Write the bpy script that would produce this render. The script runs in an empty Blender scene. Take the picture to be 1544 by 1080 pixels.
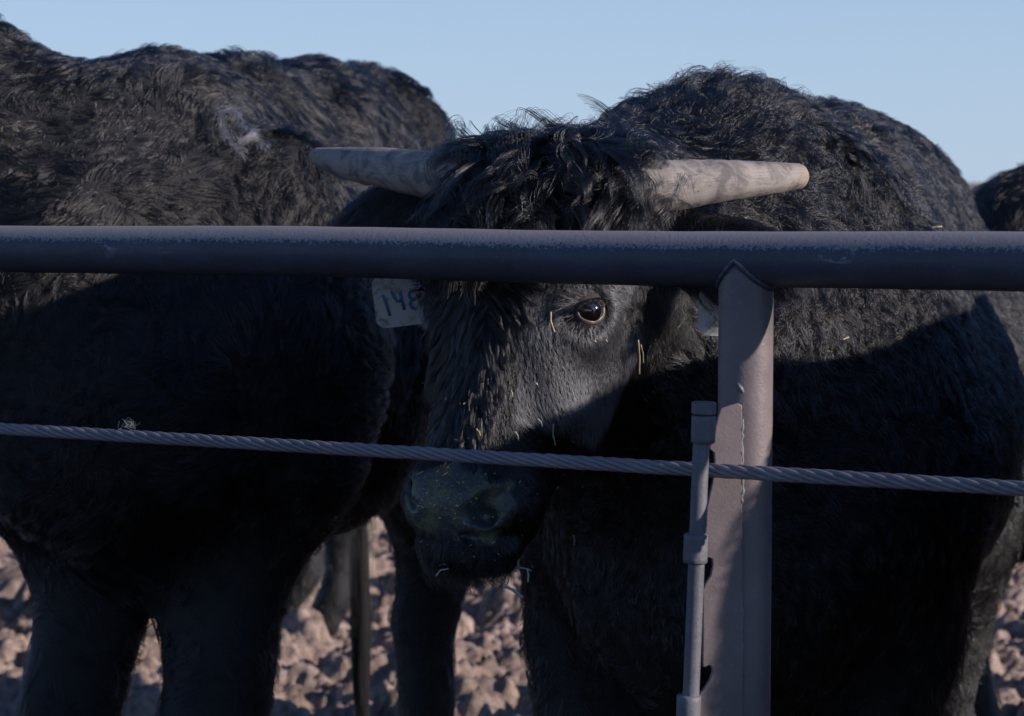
import bpy, math, random
import numpy as np
from mathutils import Vector, Matrix, kdtree
R = math.radians
rng = np.random.default_rng(7)
random.seed(7)
C = bpy.context.scene.collection
SC = bpy.context.scene

# ------------------------------------------------------------------ camera, sky, sun, exposure
CAM_H = 1.35
PITCH = math.atan(266 / 3645)
cd = bpy.data.cameras.new('camera'); cam = bpy.data.objects.new('camera', cd); C.objects.link(cam)
cam.location = (0, 0, CAM_H); cam.rotation_euler = (math.pi / 2 - PITCH, 0, 0)
cd.sensor_width = 36; cd.lens = 3645 / 1544 * 36
cd.clip_start = 0.05; cd.clip_end = 5000
cd.dof.use_dof = True; cd.dof.focus_distance = 2.86; cd.dof.aperture_fstop = 10.0
SC.camera = cam
SUN_AZ = R(110); SUN_EL = R(17.3)          # azimuth clockwise from +Y
wd = bpy.data.worlds.new('World'); SC.world = wd; wd.use_nodes = True
nt = wd.node_tree; bg = nt.nodes['Background']
sky = nt.nodes.new('ShaderNodeTexSky'); sky.sky_type = 'NISHITA'; sky.sun_disc = False
sky.sun_elevation = SUN_EL; sky.sun_rotation = SUN_AZ
sky.altitude = 3000; sky.air_density = 1.0; sky.dust_density = 0.5; sky.ozone_density = 6.0
tn = nt.nodes.new('ShaderNodeMix'); tn.data_type = 'RGBA'; tn.blend_type = 'MULTIPLY'; tn.inputs[0].default_value = 1.0
tn.inputs[7].default_value = (1.42, 1.17, 1.10, 1)
nt.links.new(sky.outputs[0], tn.inputs[6])
# pale haze lying low over the plain
wg = nt.nodes.new('ShaderNodeTexCoord'); wz = nt.nodes.new('ShaderNodeSeparateXYZ'); nt.links.new(wg.outputs['Generated'], wz.inputs[0])
wm = nt.nodes.new('ShaderNodeMapRange'); wm.interpolation_type = 'SMOOTHSTEP'
wm.inputs['From Min'].default_value = 0.26; wm.inputs['From Max'].default_value = 0.0; wm.inputs['To Max'].default_value = 0.85
nt.links.new(wz.outputs['Z'], wm.inputs['Value'])
hz = nt.nodes.new('ShaderNodeMix'); hz.data_type = 'RGBA'; hz.inputs[7].default_value = (3.75, 4.85, 6.3, 1)
nt.links.new(wm.outputs[0], hz.inputs[0]); nt.links.new(tn.outputs[2], hz.inputs[6]); nt.links.new(hz.outputs[2], bg.inputs[0]); bg.inputs[1].default_value = 0.12
ld = bpy.data.lights.new('sun', 'SUN'); sun = bpy.data.objects.new('sun', ld); C.objects.link(sun)
ld.energy = 5.0; ld.angle = R(0.55); ld.color = (1.0, 0.87, 0.80)
sdir = Vector((math.sin(SUN_AZ) * math.cos(SUN_EL), math.cos(SUN_AZ) * math.cos(SUN_EL), math.sin(SUN_EL)))
sun.rotation_euler = sdir.to_track_quat('Z', 'Y').to_euler(); sun.location = (6, 0, 6)
SC.view_settings.view_transform = 'Standard'; SC.view_settings.look = 'None'
SC.view_settings.exposure = 0.0; SC.view_settings.gamma = 1.0
SC.cycles.use_denoising = True; SC.cycles.denoiser = 'OPENIMAGEDENOISE'
SC.cycles.max_bounces = 6; SC.cycles.transparent_max_bounces = 8
SC.cycles_curves.shape = 'RIBBONS' if hasattr(SC, 'cycles_curves') else None
SC.cycles_curves.subdivisions = 2

# ------------------------------------------------------------------ helpers
def at(px, py, d):
    """measured point: picture column, picture row, distance along the view -> metres in the place"""
    c, s = math.cos(PITCH), math.sin(PITCH)
    X = (px - 772) / 3645; U = (540 - py) / 3645
    v = np.array([X, c + U * s, -s + U * c]); v *= d / v[1]
    return v + np.array([0, 0, CAM_H])

def tag(o, label=None, cat=None, group=None, kind=None):
    if label: o['label'] = label
    if cat: o['category'] = cat
    if group: o['group'] = group
    if kind: o['kind'] = kind
    return o

def empty(name, loc):
    o = bpy.data.objects.new(name, None); C.objects.link(o); o.location = loc
    o.empty_display_size = 0.1
    return o

def adopt(o, parent):
    o.parent = parent
    if parent is not None:
        o.matrix_parent_inverse = Matrix.Translation(-parent_origin(parent))

def parent_origin(p):
    v = p.location.copy()
    if p.parent is not None: return Vector(p.get('_wo', v))
    return v

def mesh_obj(name, V, F, mat, parent=None, smooth=True, mats=None, mi=None):
    me = bpy.data.meshes.new(name)
    me.from_pydata([tuple(map(float, v)) for v in V] if not isinstance(V, np.ndarray) else V.tolist(), [],
                   F.tolist() if isinstance(F, np.ndarray) else F)
    for m in (mats or [mat]): me.materials.append(m)
    me.polygons.foreach_set('use_smooth', [smooth] * len(me.polygons))
    if mi is not None: me.polygons.foreach_set('material_index', np.asarray(mi, dtype=np.int32))
    me.update()
    o = bpy.data.objects.new(name, me); C.objects.link(o)
    if parent is not None:
        o.parent = parent
        root = parent
        while root.parent is not None: root = root.parent
        if parent.parent is None: o.matrix_parent_inverse = Matrix.Translation(-root.location)
    return o

def join(*parts):
    V = []; F = []; n = 0
    for v, f in parts:
        v = [tuple(map(float, a)) for a in v]
        V += v; F += [tuple(i + n for i in q) for q in f]; n += len(v)
    return V, F

def frames(P):
    P = np.asarray(P, float); T = np.gradient(P, axis=0)
    T /= np.linalg.norm(T, axis=1)[:, None]
    a = np.array([0, 0, 1.0]) if abs(T[0][2]) < 0.9 else np.array([1.0, 0, 0])
    n = np.cross(T[0], a); n /= np.linalg.norm(n); N = [n]
    for i in range(1, len(P)):
        n = N[-1] - T[i] * np.dot(N[-1], T[i]); n /= np.linalg.norm(n); N.append(n)
    N = np.array(N); B = np.cross(T, N)
    return T, N, B

def tube(P, r, seg=16, caps=True, prof=None):
    """swept tube through the points P with radius (or radii) r"""
    P = np.asarray(P, float); m = len(P); r = np.broadcast_to(np.asarray(r, float), (m,))
    T, N, B = frames(P)
    a = np.linspace(0, 2 * np.pi, seg, endpoint=False)
    V = []
    for i in range(m):
        rr = r[i] * (prof(a, i) if prof else 1.0)
        V += list(P[i] + np.outer(rr * np.cos(a), N[i]) + np.outer(rr * np.sin(a), B[i]))
    F = [(i * seg + j, i * seg + (j + 1) % seg, (i + 1) * seg + (j + 1) % seg, (i + 1) * seg + j)
         for i in range(m - 1) for j in range(seg)]
    if caps:
        F.append(tuple(range(seg - 1, -1, -1))); F.append(tuple((m - 1) * seg + j for j in range(seg)))
    return V, F

# smooth pseudo noise: sums of random plane waves, seeded
def waves(seed, freq, n=9):
    g = np.random.default_rng(seed)
    k = g.normal(size=(n, 3)); k /= np.linalg.norm(k, axis=1)[:, None]
    k *= freq * g.uniform(0.6, 1.6, n)[:, None] * 2 * np.pi
    return k, g.uniform(0, 2 * np.pi, n)
def wn(P, w):
    k, ph = w
    return np.sin(P @ k.T + ph).sum(-1) / math.sqrt(len(ph) / 2) * 0.7
def vn(P, seed, freq):
    return np.stack([wn(P, waves(seed + i, freq)) for i in range(3)], -1)

# ------------------------------------------------------------------ materials
def mat(name, base=(0.5, 0.5, 0.5), rough=0.6, metal=0.0, spec=0.5):
    m = bpy.data.materials.new(name); m.use_nodes = True
    b = m.node_tree.nodes['Principled BSDF']
    b.inputs['Base Color'].default_value = (*base, 1); b.inputs['Roughness'].default_value = rough
    b.inputs['Metallic'].default_value = metal; b.inputs['Specular IOR Level'].default_value = spec
    return m, m.node_tree, b
def node(t, k, **kw):
    n = t.nodes.new(k)
    for a, v in kw.items(): setattr(n, a, v)
    return n
def ramp(t, src, stops, out=None):
    r = t.nodes.new('ShaderNodeValToRGB')
    e = r.color_ramp.elements
    while len(e) < len(stops): e.new(0.5)
    for i, (p, c) in enumerate(stops):
        e[i].position = p; e[i].color = (*c, 1) if len(c) == 3 else c
    t.links.new(src, r.inputs[0]); return r
def noise(t, scale, detail=4, rough=0.6, co=None, dist=0.0):
    n = t.nodes.new('ShaderNodeTexNoise'); n.inputs['Scale'].default_value = scale
    n.inputs['Detail'].default_value = detail; n.inputs['Roughness'].default_value = rough
    n.inputs['Distortion'].default_value = dist
    if co is not None: t.links.new(co, n.inputs['Vector'])
    return n
def objco(t):
    return t.nodes.new('ShaderNodeNewGeometry').outputs['Position']
def mapping(t, co, scale=(1, 1, 1), rot=(0, 0, 0)):
    m = t.nodes.new('ShaderNodeMapping'); m.inputs['Scale'].default_value = scale
    m.inputs['Rotation'].default_value = rot; t.links.new(co, m.inputs['Vector']); return m.outputs[0]
def bump(t, b, h, strength=0.4, dist=0.002):
    n = t.nodes.new('ShaderNodeBump'); n.inputs['Strength'].default_value = strength
    n.inputs['Distance'].default_value = dist
    t.links.new(h, n.inputs['Height']); t.links.new(n.outputs[0], b.inputs['Normal']); return n
def mix(t, fac, a, b, mode='MIX'):
    n = t.nodes.new('ShaderNodeMix'); n.data_type = 'RGBA'; n.blend_type = mode
    for s, v in ((0, fac), (6, a), (7, b)):
        if hasattr(v, 'is_linked'): t.links.new(v, n.inputs[s])
        else: n.inputs[s].default_value = v if s == 0 else (*v, 1)
    return n.outputs[2]

def steel(name, base, dust, amount=0.5, rough=0.55, scratch=True, settled_sunlit=None):
    m, t, b = mat(name, base, rough, 0.0, 0.5)
    co = objco(t)
    n1 = noise(t, 9, 6, 0.65, co); n2 = noise(t, 260, 3, 0.6, co); n3 = noise(t, 38, 5, 0.7, co, 0.6)
    r1 = ramp(t, n1.outputs[0], [(0.36, (0, 0, 0)), (0.66, (1, 1, 1))])
    c = mix(t, r1.outputs[0], base, tuple(x * 1.45 for x in base))
    r3 = ramp(t, n3.outputs[0], [(0.5, (0, 0, 0)), (0.72, (1, 1, 1))])
    mm = t.nodes.new('ShaderNodeMath'); mm.operation = 'MULTIPLY'
    t.links.new(r3.outputs[0], mm.inputs[0]); mm.inputs[1].default_value = amount
    c = mix(t, mm.outputs[0], c, dust)
    r2 = ramp(t, n2.outputs[0], [(0.60, (0, 0, 0)), (0.74, (1, 1, 1))])
    m2 = t.nodes.new('ShaderNodeMath'); m2.operation = 'MULTIPLY'
    t.links.new(r2.outputs[0], m2.inputs[0]); m2.inputs[1].default_value = 0.45
    c = mix(t, m2.outputs[0], c, tuple(min(1, x * 1.5) for x in dust))
    if scratch:
        v = node(t, 'ShaderNodeTexNoise'); v.inputs['Scale'].default_value = 55; v.inputs['Detail'].default_value = 7
        v.inputs['Distortion'].default_value = 2.2; t.links.new(mapping(t, co, (0.5, 0.5, 1.4), (0.3, 0.5, 0.2)), v.inputs['Vector'])
        rs = ramp(t, v.outputs[0], [(0.53, (0, 0, 0)), (0.60, (1, 1, 1))])
        acc = None
        for (sx_, sy_, d_, rad_) in ((175, 364, 3.03, .022), (270, 362, 2.99, .026), (215, 372, 3.01, .016), (1262, 368, 2.53, .020), (1190, 362, 2.56, .008)):
            dn = t.nodes.new('ShaderNodeVectorMath'); dn.operation = 'DISTANCE'; t.links.new(co, dn.inputs[0]); dn.inputs[1].default_value = tuple(at(sx_, sy_, d_))
            mr_ = t.nodes.new('ShaderNodeMapRange'); mr_.inputs['From Min'].default_value = rad_ * 1.3; mr_.inputs['From Max'].default_value = rad_ * .6; t.links.new(dn.outputs['Value'], mr_.inputs['Value'])
            if acc is None: acc = mr_.outputs[0]
            else:
                mx = t.nodes.new('ShaderNodeMath'); mx.operation = 'MAXIMUM'; t.links.new(acc, mx.inputs[0]); t.links.new(mr_.outputs[0], mx.inputs[1]); acc = mx.outputs[0]
        rm = ramp(t, acc, [(0.0, (0, 0, 0)), (1.0, (1, 1, 1))])
        ml = t.nodes.new('ShaderNodeMath'); ml.operation = 'MULTIPLY'
        t.links.new(rs.outputs[0], ml.inputs[0]); t.links.new(rm.outputs[0], ml.inputs[1])
        c = mix(t, ml.outputs[0], c, (0.30, 0.32, 0.36))
    if settled_sunlit:                                            # dust on the upward faces, paled to carry the rail's sunlit strip
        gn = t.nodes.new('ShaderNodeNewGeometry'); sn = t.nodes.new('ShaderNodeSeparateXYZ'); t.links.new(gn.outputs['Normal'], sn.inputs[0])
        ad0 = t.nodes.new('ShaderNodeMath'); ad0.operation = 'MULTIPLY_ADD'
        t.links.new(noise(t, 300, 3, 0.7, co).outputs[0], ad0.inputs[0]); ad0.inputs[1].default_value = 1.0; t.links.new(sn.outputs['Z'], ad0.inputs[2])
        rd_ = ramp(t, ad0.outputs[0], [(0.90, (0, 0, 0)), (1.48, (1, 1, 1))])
        c = mix(t, rd_.outputs[0], c, settled_sunlit)
    t.links.new(c, b.inputs['Base Color'])
    rr = ramp(t, n3.outputs[0], [(0.3, (rough - 0.12,) * 3), (0.8, (rough + 0.2,) * 3)])
    t.links.new(rr.outputs[0], b.inputs['Roughness'])
    ad = t.nodes.new('ShaderNodeMath'); ad.operation = 'ADD'
    t.links.new(n2.outputs[0], ad.inputs[0]); t.links.new(n3.outputs[0], ad.inputs[1])
    bump(t, b, ad.outputs[0], 0.5, 0.0008)
    return m

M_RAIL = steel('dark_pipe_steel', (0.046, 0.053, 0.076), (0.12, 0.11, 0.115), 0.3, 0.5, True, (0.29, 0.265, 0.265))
M_POST = steel('bare_pipe_steel', (0.145, 0.122, 0.125), (0.20, 0.155, 0.14), 0.4, 0.42)
M_ROD = steel('grey_rod_steel', (0.11, 0.115, 0.13), (0.22, 0.21, 0.22), 0.3, 0.55, False)
M_WELD = steel('weld_bead_steel', (0.14, 0.135, 0.145), (0.3, 0.3, 0.3), 0.5, 0.45, False)
M_CABLE = steel('cable_steel', (0.17, 0.165, 0.185), (0.34, 0.26, 0.25), 0.45, 0.45, False)

def skin_mat():
    m, t, b = mat('black_hide', (0.006, 0.006, 0.007), 0.75, 0, 0.2)
    return m
M_HIDE = skin_mat()

def hair_mat(name, tint=(0.0018, 0.0021, 0.0028), rough=0.22, rr=0.28):
    m = bpy.data.materials.new(name); m.use_nodes = True; t = m.node_tree
    t.nodes.remove(t.nodes['Principled BSDF']); out = t.nodes['Material Output']
    h = t.nodes.new('ShaderNodeBsdfHairPrincipled'); h.model = 'CHIANG'; h.parametrization = 'COLOR'
    h.inputs['Color'].default_value = (*tint, 1)
    h.inputs['Roughness'].default_value = rough; h.inputs['Radial Roughness'].default_value = rr
    h.inputs['Random Roughness'].default_value = 0.25
    h.inputs['Coat'].default_value = 0.0; h.inputs['IOR'].default_value = 1.58
    hi = t.nodes.new('ShaderNodeHairInfo')
    g = tuple(min(1, x * 2.8) for x in tint)
    c = mix(t, ramp(t, hi.outputs['Random'], [(0.25, (0, 0, 0)), (1.0, (1, 1, 1))]).outputs[0], tint, (g[0] * 1.05, g[1], g[2] * 0.97))
    t.links.new(c, h.inputs['Color'])
    t.links.new(h.outputs[0], out.inputs['Surface'])
    return m
M_FUR = hair_mat('black_fur')
M_LOCK = hair_mat('glossy_black_locks', (0.0028, 0.0030, 0.0036), 0.17, 0.24)
M_FACE = hair_mat('sunlit_face_fur', (0.043, 0.048, 0.058), 0.34, 0.4)  # black fur with the sunlight put into a paler tint
M_FURD = hair_mat('dusty_black_fur', (0.0052, 0.0056, 0.0066), 0.34, 0.4)
M_FURG = hair_mat('grey_tail_hair', (0.17, 0.16, 0.16), 0.35, 0.4)

def horn_mat():
    m, t, b = mat('weathered_horn', (0.3, 0.27, 0.24), 0.6, 0, 0.4)
    tc = t.nodes.new('ShaderNodeTexCoord'); co = tc.outputs['UV']
    sx = node(t, 'ShaderNodeSeparateXYZ'); t.links.new(co, sx.inputs[0])
    pos = objco(t)
    st = noise(t, 1.0, 6, 0.75, mapping(t, co, (5, 130, 1)))
    big = noise(t, 38, 6, 0.72, pos, 0.6)
    crk = noise(t, 1.0, 5, 0.7, mapping(t, co, (46, 7, 1)), 0.4)
    c = mix(t, ramp(t, st.outputs[0], [(0.3, (0, 0, 0)), (0.7, (1, 1, 1))]).outputs[0], (0.19, 0.17, 0.155), (0.50, 0.455, 0.41))
    c = mix(t, ramp(t, big.outputs[0], [(0.46, (0, 0, 0)), (0.62, (0.85, 0.85, 0.85))]).outputs[0], c, (0.12, 0.115, 0.115))
    c = mix(t, ramp(t, crk.outputs[0], [(0.66, (0, 0, 0)), (0.74, (0.9, 0.9, 0.9))]).outputs[0], c, (0.05, 0.045, 0.045))
    tip = ramp(t, sx.outputs[0], [(0.86, (0, 0, 0)), (0.95, (1, 1, 1))])
    sp = ramp(t, noise(t, 170, 3, 0.6, pos).outputs[0], [(0.46, (0, 0, 0)), (0.56, (1, 1, 1))])
    ml = mix(t, 1.0, tip.outputs[0], sp.outputs[0], 'MULTIPLY')
    c = mix(t, ml, c, (0.42, 0.33, 0.23))
    t.links.new(c, b.inputs['Base Color'])
    bump(t, b, st.outputs[0], 0.7, 0.0014)
    return m
M_HORN = horn_mat()

def ground_mat():
    m, t, b = mat('dry_churned_mud', (0.36, 0.25, 0.2), 0.95, 0, 0.15)
    co = objco(t)
    a = noise(t, 1.3, 5, 0.6, co); f = noise(t, 22, 8, 0.7, co); g = noise(t, 120, 4, 0.7, co)
    c = mix(t, ramp(t, a.outputs[0], [(0.35, (0, 0, 0)), (0.68, (1, 1, 1))]).outputs[0], (0.40, 0.31, 0.265), (0.52, 0.41, 0.355))
    c = mix(t, ramp(t, f.outputs[0], [(0.40, (0, 0, 0)), (0.62, (1, 1, 1))]).outputs[0], (0.20, 0.15, 0.125), c)
    c = mix(t, ramp(t, g.outputs[0], [(0.62, (0, 0, 0)), (0.72, (0.6, 0.6, 0.6))]).outputs[0], c, (0.52, 0.42, 0.34))
    sp = t.nodes.new('ShaderNodeSeparateXYZ'); t.links.new(co, sp.inputs[0])                 # unseen ground near the fence, darkened to cut bounce light
    aa = t.nodes.new('ShaderNodeMath'); aa.operation = 'MULTIPLY_ADD'; t.links.new(a.outputs[0], aa.inputs[0]); aa.inputs[1].default_value = 1.6
    t.links.new(sp.outputs['Y'], aa.inputs[2])
    mr = t.nodes.new('ShaderNodeMapRange'); mr.inputs['From Min'].default_value = 5.2; mr.inputs['From Max'].default_value = 6.2
    t.links.new(aa.outputs[0], mr.inputs['Value'])
    c = mix(t, mr.outputs[0], (0.055, 0.042, 0.036), c)
    t.links.new(c, b.inputs['Base Color'])
    bump(t, b, f.outputs[0], 0.8, 0.02)
    return m
M_GROUND = ground_mat()

def nose_mat():
    m, t, b = mat('hide_and_nose_leather', (0.03, 0.033, 0.035), 0.36, 0, 0.6)
    co = objco(t)
    at_ = node(t, 'ShaderNodeAttribute'); at_.attribute_name = 'nose'; msk = at_.outputs['Fac']
    v = node(t, 'ShaderNodeTexVoronoi'); v.inputs['Scale'].default_value = 260; t.links.new(co, v.inputs['Vector'])
    n = noise(t, 34, 5, 0.65, co); s = noise(t, 420, 3, 0.6, co)
    c = mix(t, ramp(t, n.outputs[0], [(0.46, (0, 0, 0)), (0.60, (1, 1, 1))]).outputs[0], (0.052, 0.060, 0.066), (0.125, 0.130, 0.066))
    c = mix(t, ramp(t, s.outputs[0], [(0.60, (0, 0, 0)), (0.70, (0.8, 0.8, 0.8))]).outputs[0], c, (0.22, 0.25, 0.13))
    c = mix(t, msk, (0.006, 0.006, 0.007), c)
    t.links.new(c, b.inputs['Base Color'])
    r1 = ramp(t, n.outputs[0], [(0.4, (0.3,) * 3), (0.65, (0.6,) * 3)]).outputs[0]
    t.links.new(mix(t, msk, (0.75, 0.75, 0.75), r1), b.inputs['Roughness'])
    bump(t, b, v.outputs['Distance'], 0.5, 0.0015)
    return m
M_NOSE = nose_mat()
M_LID = mat('grey_eyelid_skin', (0.13, 0.105, 0.105), 0.36, 0, 0.5)[0]
def lid_mat():
    m, t, b = mat('dark_eye_skin', (0.045, 0.038, 0.038), 0.55, 0, 0.3)
    n = noise(t, 420, 4, 0.7, objco(t), 0.8); c = mix(t, n.outputs[0], (0.020, 0.017, 0.018), (0.085, 0.072, 0.070))
    t.links.new(c, b.inputs['Base Color']); bump(t, b, n.outputs[0], 0.9, 0.0016); return m
M_LIDDARK = lid_mat()
def eye_mat():
    m, t, b = mat('dark_brown_eye', (0.006, 0.004, 0.004), 0.03, 0, 0.9)
    b.inputs['Coat Weight'].default_value = 1.0; b.inputs['Coat Roughness'].default_value = 0.02
    return m
M_EYE = eye_mat()
def tag_mat():
    m, t, b = mat('dirty_white_tag', (0.6, 0.58, 0.52), 0.55, 0, 0.4)
    n = noise(t, 55, 6, 0.7, objco(t), 0.5)
    c = mix(t, ramp(t, n.outputs[0], [(0.52, (0, 0, 0)), (0.66, (1, 1, 1))]).outputs[0], (0.54, 0.53, 0.50), (0.22, 0.17, 0.12))
    t.links.new(c, b.inputs['Base Color']); return m
M_TAG = tag_mat()
M_INK = mat('faded_blue_marker', (0.085, 0.17, 0.34), 0.7)[0]
M_STRAW = mat('dry_straw', (0.42, 0.35, 0.22), 0.6)[0]
M_STRAWP = mat('pale_green_hay', (0.34, 0.42, 0.36), 0.6)[0]
M_HOOF = mat('dark_hoof', (0.03, 0.026, 0.022), 0.6)[0]

# ------------------------------------------------------------------ implicit bodies
def sdf_rc(X, a, ra, b, rb):
    a = np.asarray(a, np.float32); b = np.asarray(b, np.float32); ba = b - a; l2 = float(ba @ ba) + 1e-9
    h = ((X[0] - a[0]) * ba[0] + (X[1] - a[1]) * ba[1] + (X[2] - a[2]) * ba[2]) / l2
    h = np.clip(h, 0, 1)
    d = np.sqrt((X[0] - a[0] - h * ba[0]) ** 2 + (X[1] - a[1] - h * ba[1]) ** 2 + (X[2] - a[2] - h * ba[2]) ** 2)
    return d - (ra + (rb - ra) * h)
def sdf_el(X, c, r, M):
    p = [X[i] - c[i] for i in range(3)]
    q = [(M[0][i] * p[0] + M[1][i] * p[1] + M[2][i] * p[2]) for i in range(3)]
    k0 = np.sqrt(sum((q[i] / r[i]) ** 2 for i in range(3))); k1 = np.sqrt(sum((q[i] / r[i] ** 2) ** 2 for i in range(3))) + 1e-6
    return k0 * (k0 - 1) / k1
def smin(a, b, k):
    h = np.clip(0.5 + 0.5 * (b - a) / k, 0, 1); return b + (a - b) * h - k * h * (1 - h)
def smax(a, b, k): return -smin(-a, -b, k)

def surface_nets(ax, D):
    x, y, z = ax; ins = D < 0
    nx, ny, nz = D.shape
    s = np.zeros((nx - 1, ny - 1, nz - 1), np.int8)
    cs = [(i, j, k) for i in (0, 1) for j in (0, 1) for k in (0, 1)]
    for i, j, k in cs: s += ins[i:nx - 1 + i, j:ny - 1 + j, k:nz - 1 + k]
    act = np.argwhere((s > 0) & (s < 8))
    idx = -np.ones(s.shape, np.int64); idx[act[:, 0], act[:, 1], act[:, 2]] = np.arange(len(act))
    val = {c: D[act[:, 0] + c[0], act[:, 1] + c[1], act[:, 2] + c[2]] for c in cs}
    acc = np.zeros((len(act), 3)); cnt = np.zeros(len(act))
    for c in cs:
        for d in range(3):
            if c[d]: continue
            e = list(c); e[d] = 1; e = tuple(e)
            a, b = val[c], val[e]; cr = (a < 0) != (b < 0); t = np.where(cr, a / np.where(cr, a - b, 1), 0)
            p = np.array(c, float)[None].repeat(len(act), 0); p[:, d] = t
            acc += p * cr[:, None]; cnt += cr
    p = acc / cnt[:, None]; V = np.empty_like(p)
    for d, A in enumerate((x, y, z)):
        i = act[:, d]; V[:, d] = A[i] + (A[i + 1] - A[i]) * p[:, d]
    Q = []
    for d in range(3):
        sl0 = [slice(1, n - 1) for n in (nx, ny, nz)]; sl0[d] = slice(0, (nx, ny, nz)[d] - 1)
        sl1 = list(sl0); sl1[d] = slice(1, (nx, ny, nz)[d])
        a, b = ins[tuple(sl0)], ins[tuple(sl1)]
        e = np.argwhere(a != b); fl = a[e[:, 0], e[:, 1], e[:, 2]]
        off = [1, 1, 1]; off[d] = 0; e = e + np.array(off)
        u, v = (d + 1) % 3, (d + 2) % 3
        def cell(du, dv):
            q = e.copy(); q[:, u] -= du; q[:, v] -= dv; return idx[q[:, 0], q[:, 1], q[:, 2]]
        q = np.stack([cell(1, 1), cell(0, 1), cell(0, 0), cell(1, 0)], 1)
        q[~fl] = q[~fl][:, ::-1]; Q.append(q)
    Q = np.vstack(Q); Q = Q[(Q >= 0).all(1)]
    return V, Q

def eval_sdf(ax, prims, lump=0.006, seed=3):
    x, y, z = [a.astype(np.float32) for a in ax]
    D = np.full((len(x), len(y), len(z)), 1.0, np.float32)
    for p in prims:
        op, kind = p[0], p[1]
        if kind == 'rc': _, _, a, ra, b, rb, k = p; lo = np.minimum(np.subtract(a, ra), np.subtract(b, rb)); hi = np.maximum(np.add(a, ra), np.add(b, rb))
        else: _, _, a, r, M, k = p; lo = np.subtract(a, max(r)); hi = np.add(a, max(r))
        m = 0.10 if op == '+' else 0.04
        sl = []
        for d, A in enumerate((x, y, z)):
            i0 = np.searchsorted(A, lo[d] - m); i1 = np.searchsorted(A, hi[d] + m)
            sl.append(slice(max(0, i0 - 1), min(len(A), i1 + 1)))
        if any(s.stop - s.start < 1 for s in sl): continue
        X = (x[sl[0]][:, None, None], y[sl[1]][None, :, None], z[sl[2]][None, None, :])
        S = sdf_rc(X, a, ra, b, rb) if kind == 'rc' else sdf_el(X, a, r, M)
        sub = D[tuple(sl)]
        D[tuple(sl)] = smin(sub, S, k) if op == '+' else smax(sub, -S, k)
    if lump:
        ks, ph = waves(seed, 3.0, 6)
        X = (x[:, None, None], y[None, :, None], z[None, None, :]); w = 0
        for kk, f in zip(ks.astype(np.float32), ph.astype(np.float32)): w = w + np.sin(X[0] * kk[0] + X[1] * kk[1] + X[2] * kk[2] + f)
        D = D + w.astype(np.float32) * lump * 0.5
    return D

def axis(lo, hi, flo, fhi, fine, coarse):
    """non-uniform grid line: fine between flo and fhi, coarse outside"""
    pts = list(np.arange(flo, fhi, fine)); s = fine; p = flo
    left = []
    while p > lo: s = min(coarse, s * 1.25); p -= s; left.append(p)
    s = fine; p = pts[-1]; right = []
    while p < hi: s = min(coarse, s * 1.25); p += s; right.append(p)
    return np.array(left[::-1] + pts + right)

I3 = np.eye(3)
def rotm(yaw, pi, ro):
    a, b, c = map(R, (yaw, pi, ro))
    Rz = np.array([[math.cos(a), -math.sin(a), 0], [math.sin(a), math.cos(a), 0], [0, 0, 1]])
    Rx = np.array([[1, 0, 0], [0, math.cos(b), -math.sin(b)], [0, math.sin(b), math.cos(b)]])
    Ry = np.array([[math.cos(c), 0, math.sin(c)], [0, 1, 0], [-math.sin(c), 0, math.cos(c)]])
    return Ry @ Rz @ Rx

def head_prims(M, o, s=1.0, detail=True):
    """head frame: x to the animal's left, y towards the back of the skull, z up to the poll (metres)"""
    T = lambda p: tuple(M @ (np.array(p) * s) + o)
    P = []
    rc = lambda a, ra, b, rb, k=0.03, op='+': P.append((op, 'rc', T(a), ra * s, T(b), rb * s, k))
    el = lambda c, r, k=0.03, op='+', MM=None: P.append((op, 'el', T(c), tuple(q * s for q in r), M if MM is None else M @ MM, k))
    rc((0, .01, -.098), .096, (0, .01, -.20), .105)            # skull and forehead
    rc((-.080, .02, -.058), .052, (.080, .02, -.058), .052)     # poll ridge
    rc((0, -.005, -.18), .092, (0, -.022, -.43), .062)        # nose bridge
    rc((0, .085, -.20), .088, (0, .0, -.445), .060, .04)       # lower jaw
    for q in (-1, 1):
        el((q * .062, .055, -.25), (.045, .085, .12), .04)    # cheek
        el((q * .090, -.028, -.194), (.037, .040, .050), .04) # orbit
        rc((q * .050, -.066, -.160), .020, (q * .108, -.030, -.148), .017, .02)  # brow
        rc((q * .058, -.048, -.235), .028, (q * .072, -.012, -.31), .030, .03)       # cheek ridge
        el((q * .120, .050, -.055), (.030, .035, .035), .03)  # horn boss
        # ear: a drooping leaf
        e = rotm(0, 0, q * 6)
        el((q * .155, .060, -.080), (.055, .028, .030), .02)
        el((q * .225, .055, -.100), (.092, .024, .048), .02, '+', e)
    el((0, -.026, -.445), (.078, .068, .058), .03)           # muzzle
    el((0, -.050, -.436), (.056, .042, .045), .02)
    for q in (-1, 1): el((q * .036, -.058, -.446), (.036, .036, .040), .015)
    el((.006, -.026, -.487), (.064, .056, .034), .012)            # chin
    if detail:
        el((.038, -.088, -.457), (.013, .026, .0105), .006, '-')
        for q in (-1, 1):
            el((q * .112, -.049, -.197), (.023, .023, .022), .008, '-')            # eye socket
            rc((q * (.032 if q > 0 else .044), -.100 if q > 0 else -.094, -.459), .0135 if q > 0 else .010, (q * (.052 if q > 0 else .060), -.086, -.440), .0125 if q > 0 else .009, .005, '-')  # nostril
            rc((q * .054, -.088, -.437), .0095, (q * .068, -.068, -.421), .006, .006, '-')
        rc((-.045, -.079, -.484), .0048, (.045, -.079, -.484), .0048, .006, '-')
        rc((.045, -.079, -.484), .0048, (.078, -.022, -.468), .004, .006, '-')
        rc((-.045, -.079, -.484), .0048, (-.078, -.022, -.468), .004, .006, '-')
    return P

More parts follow.
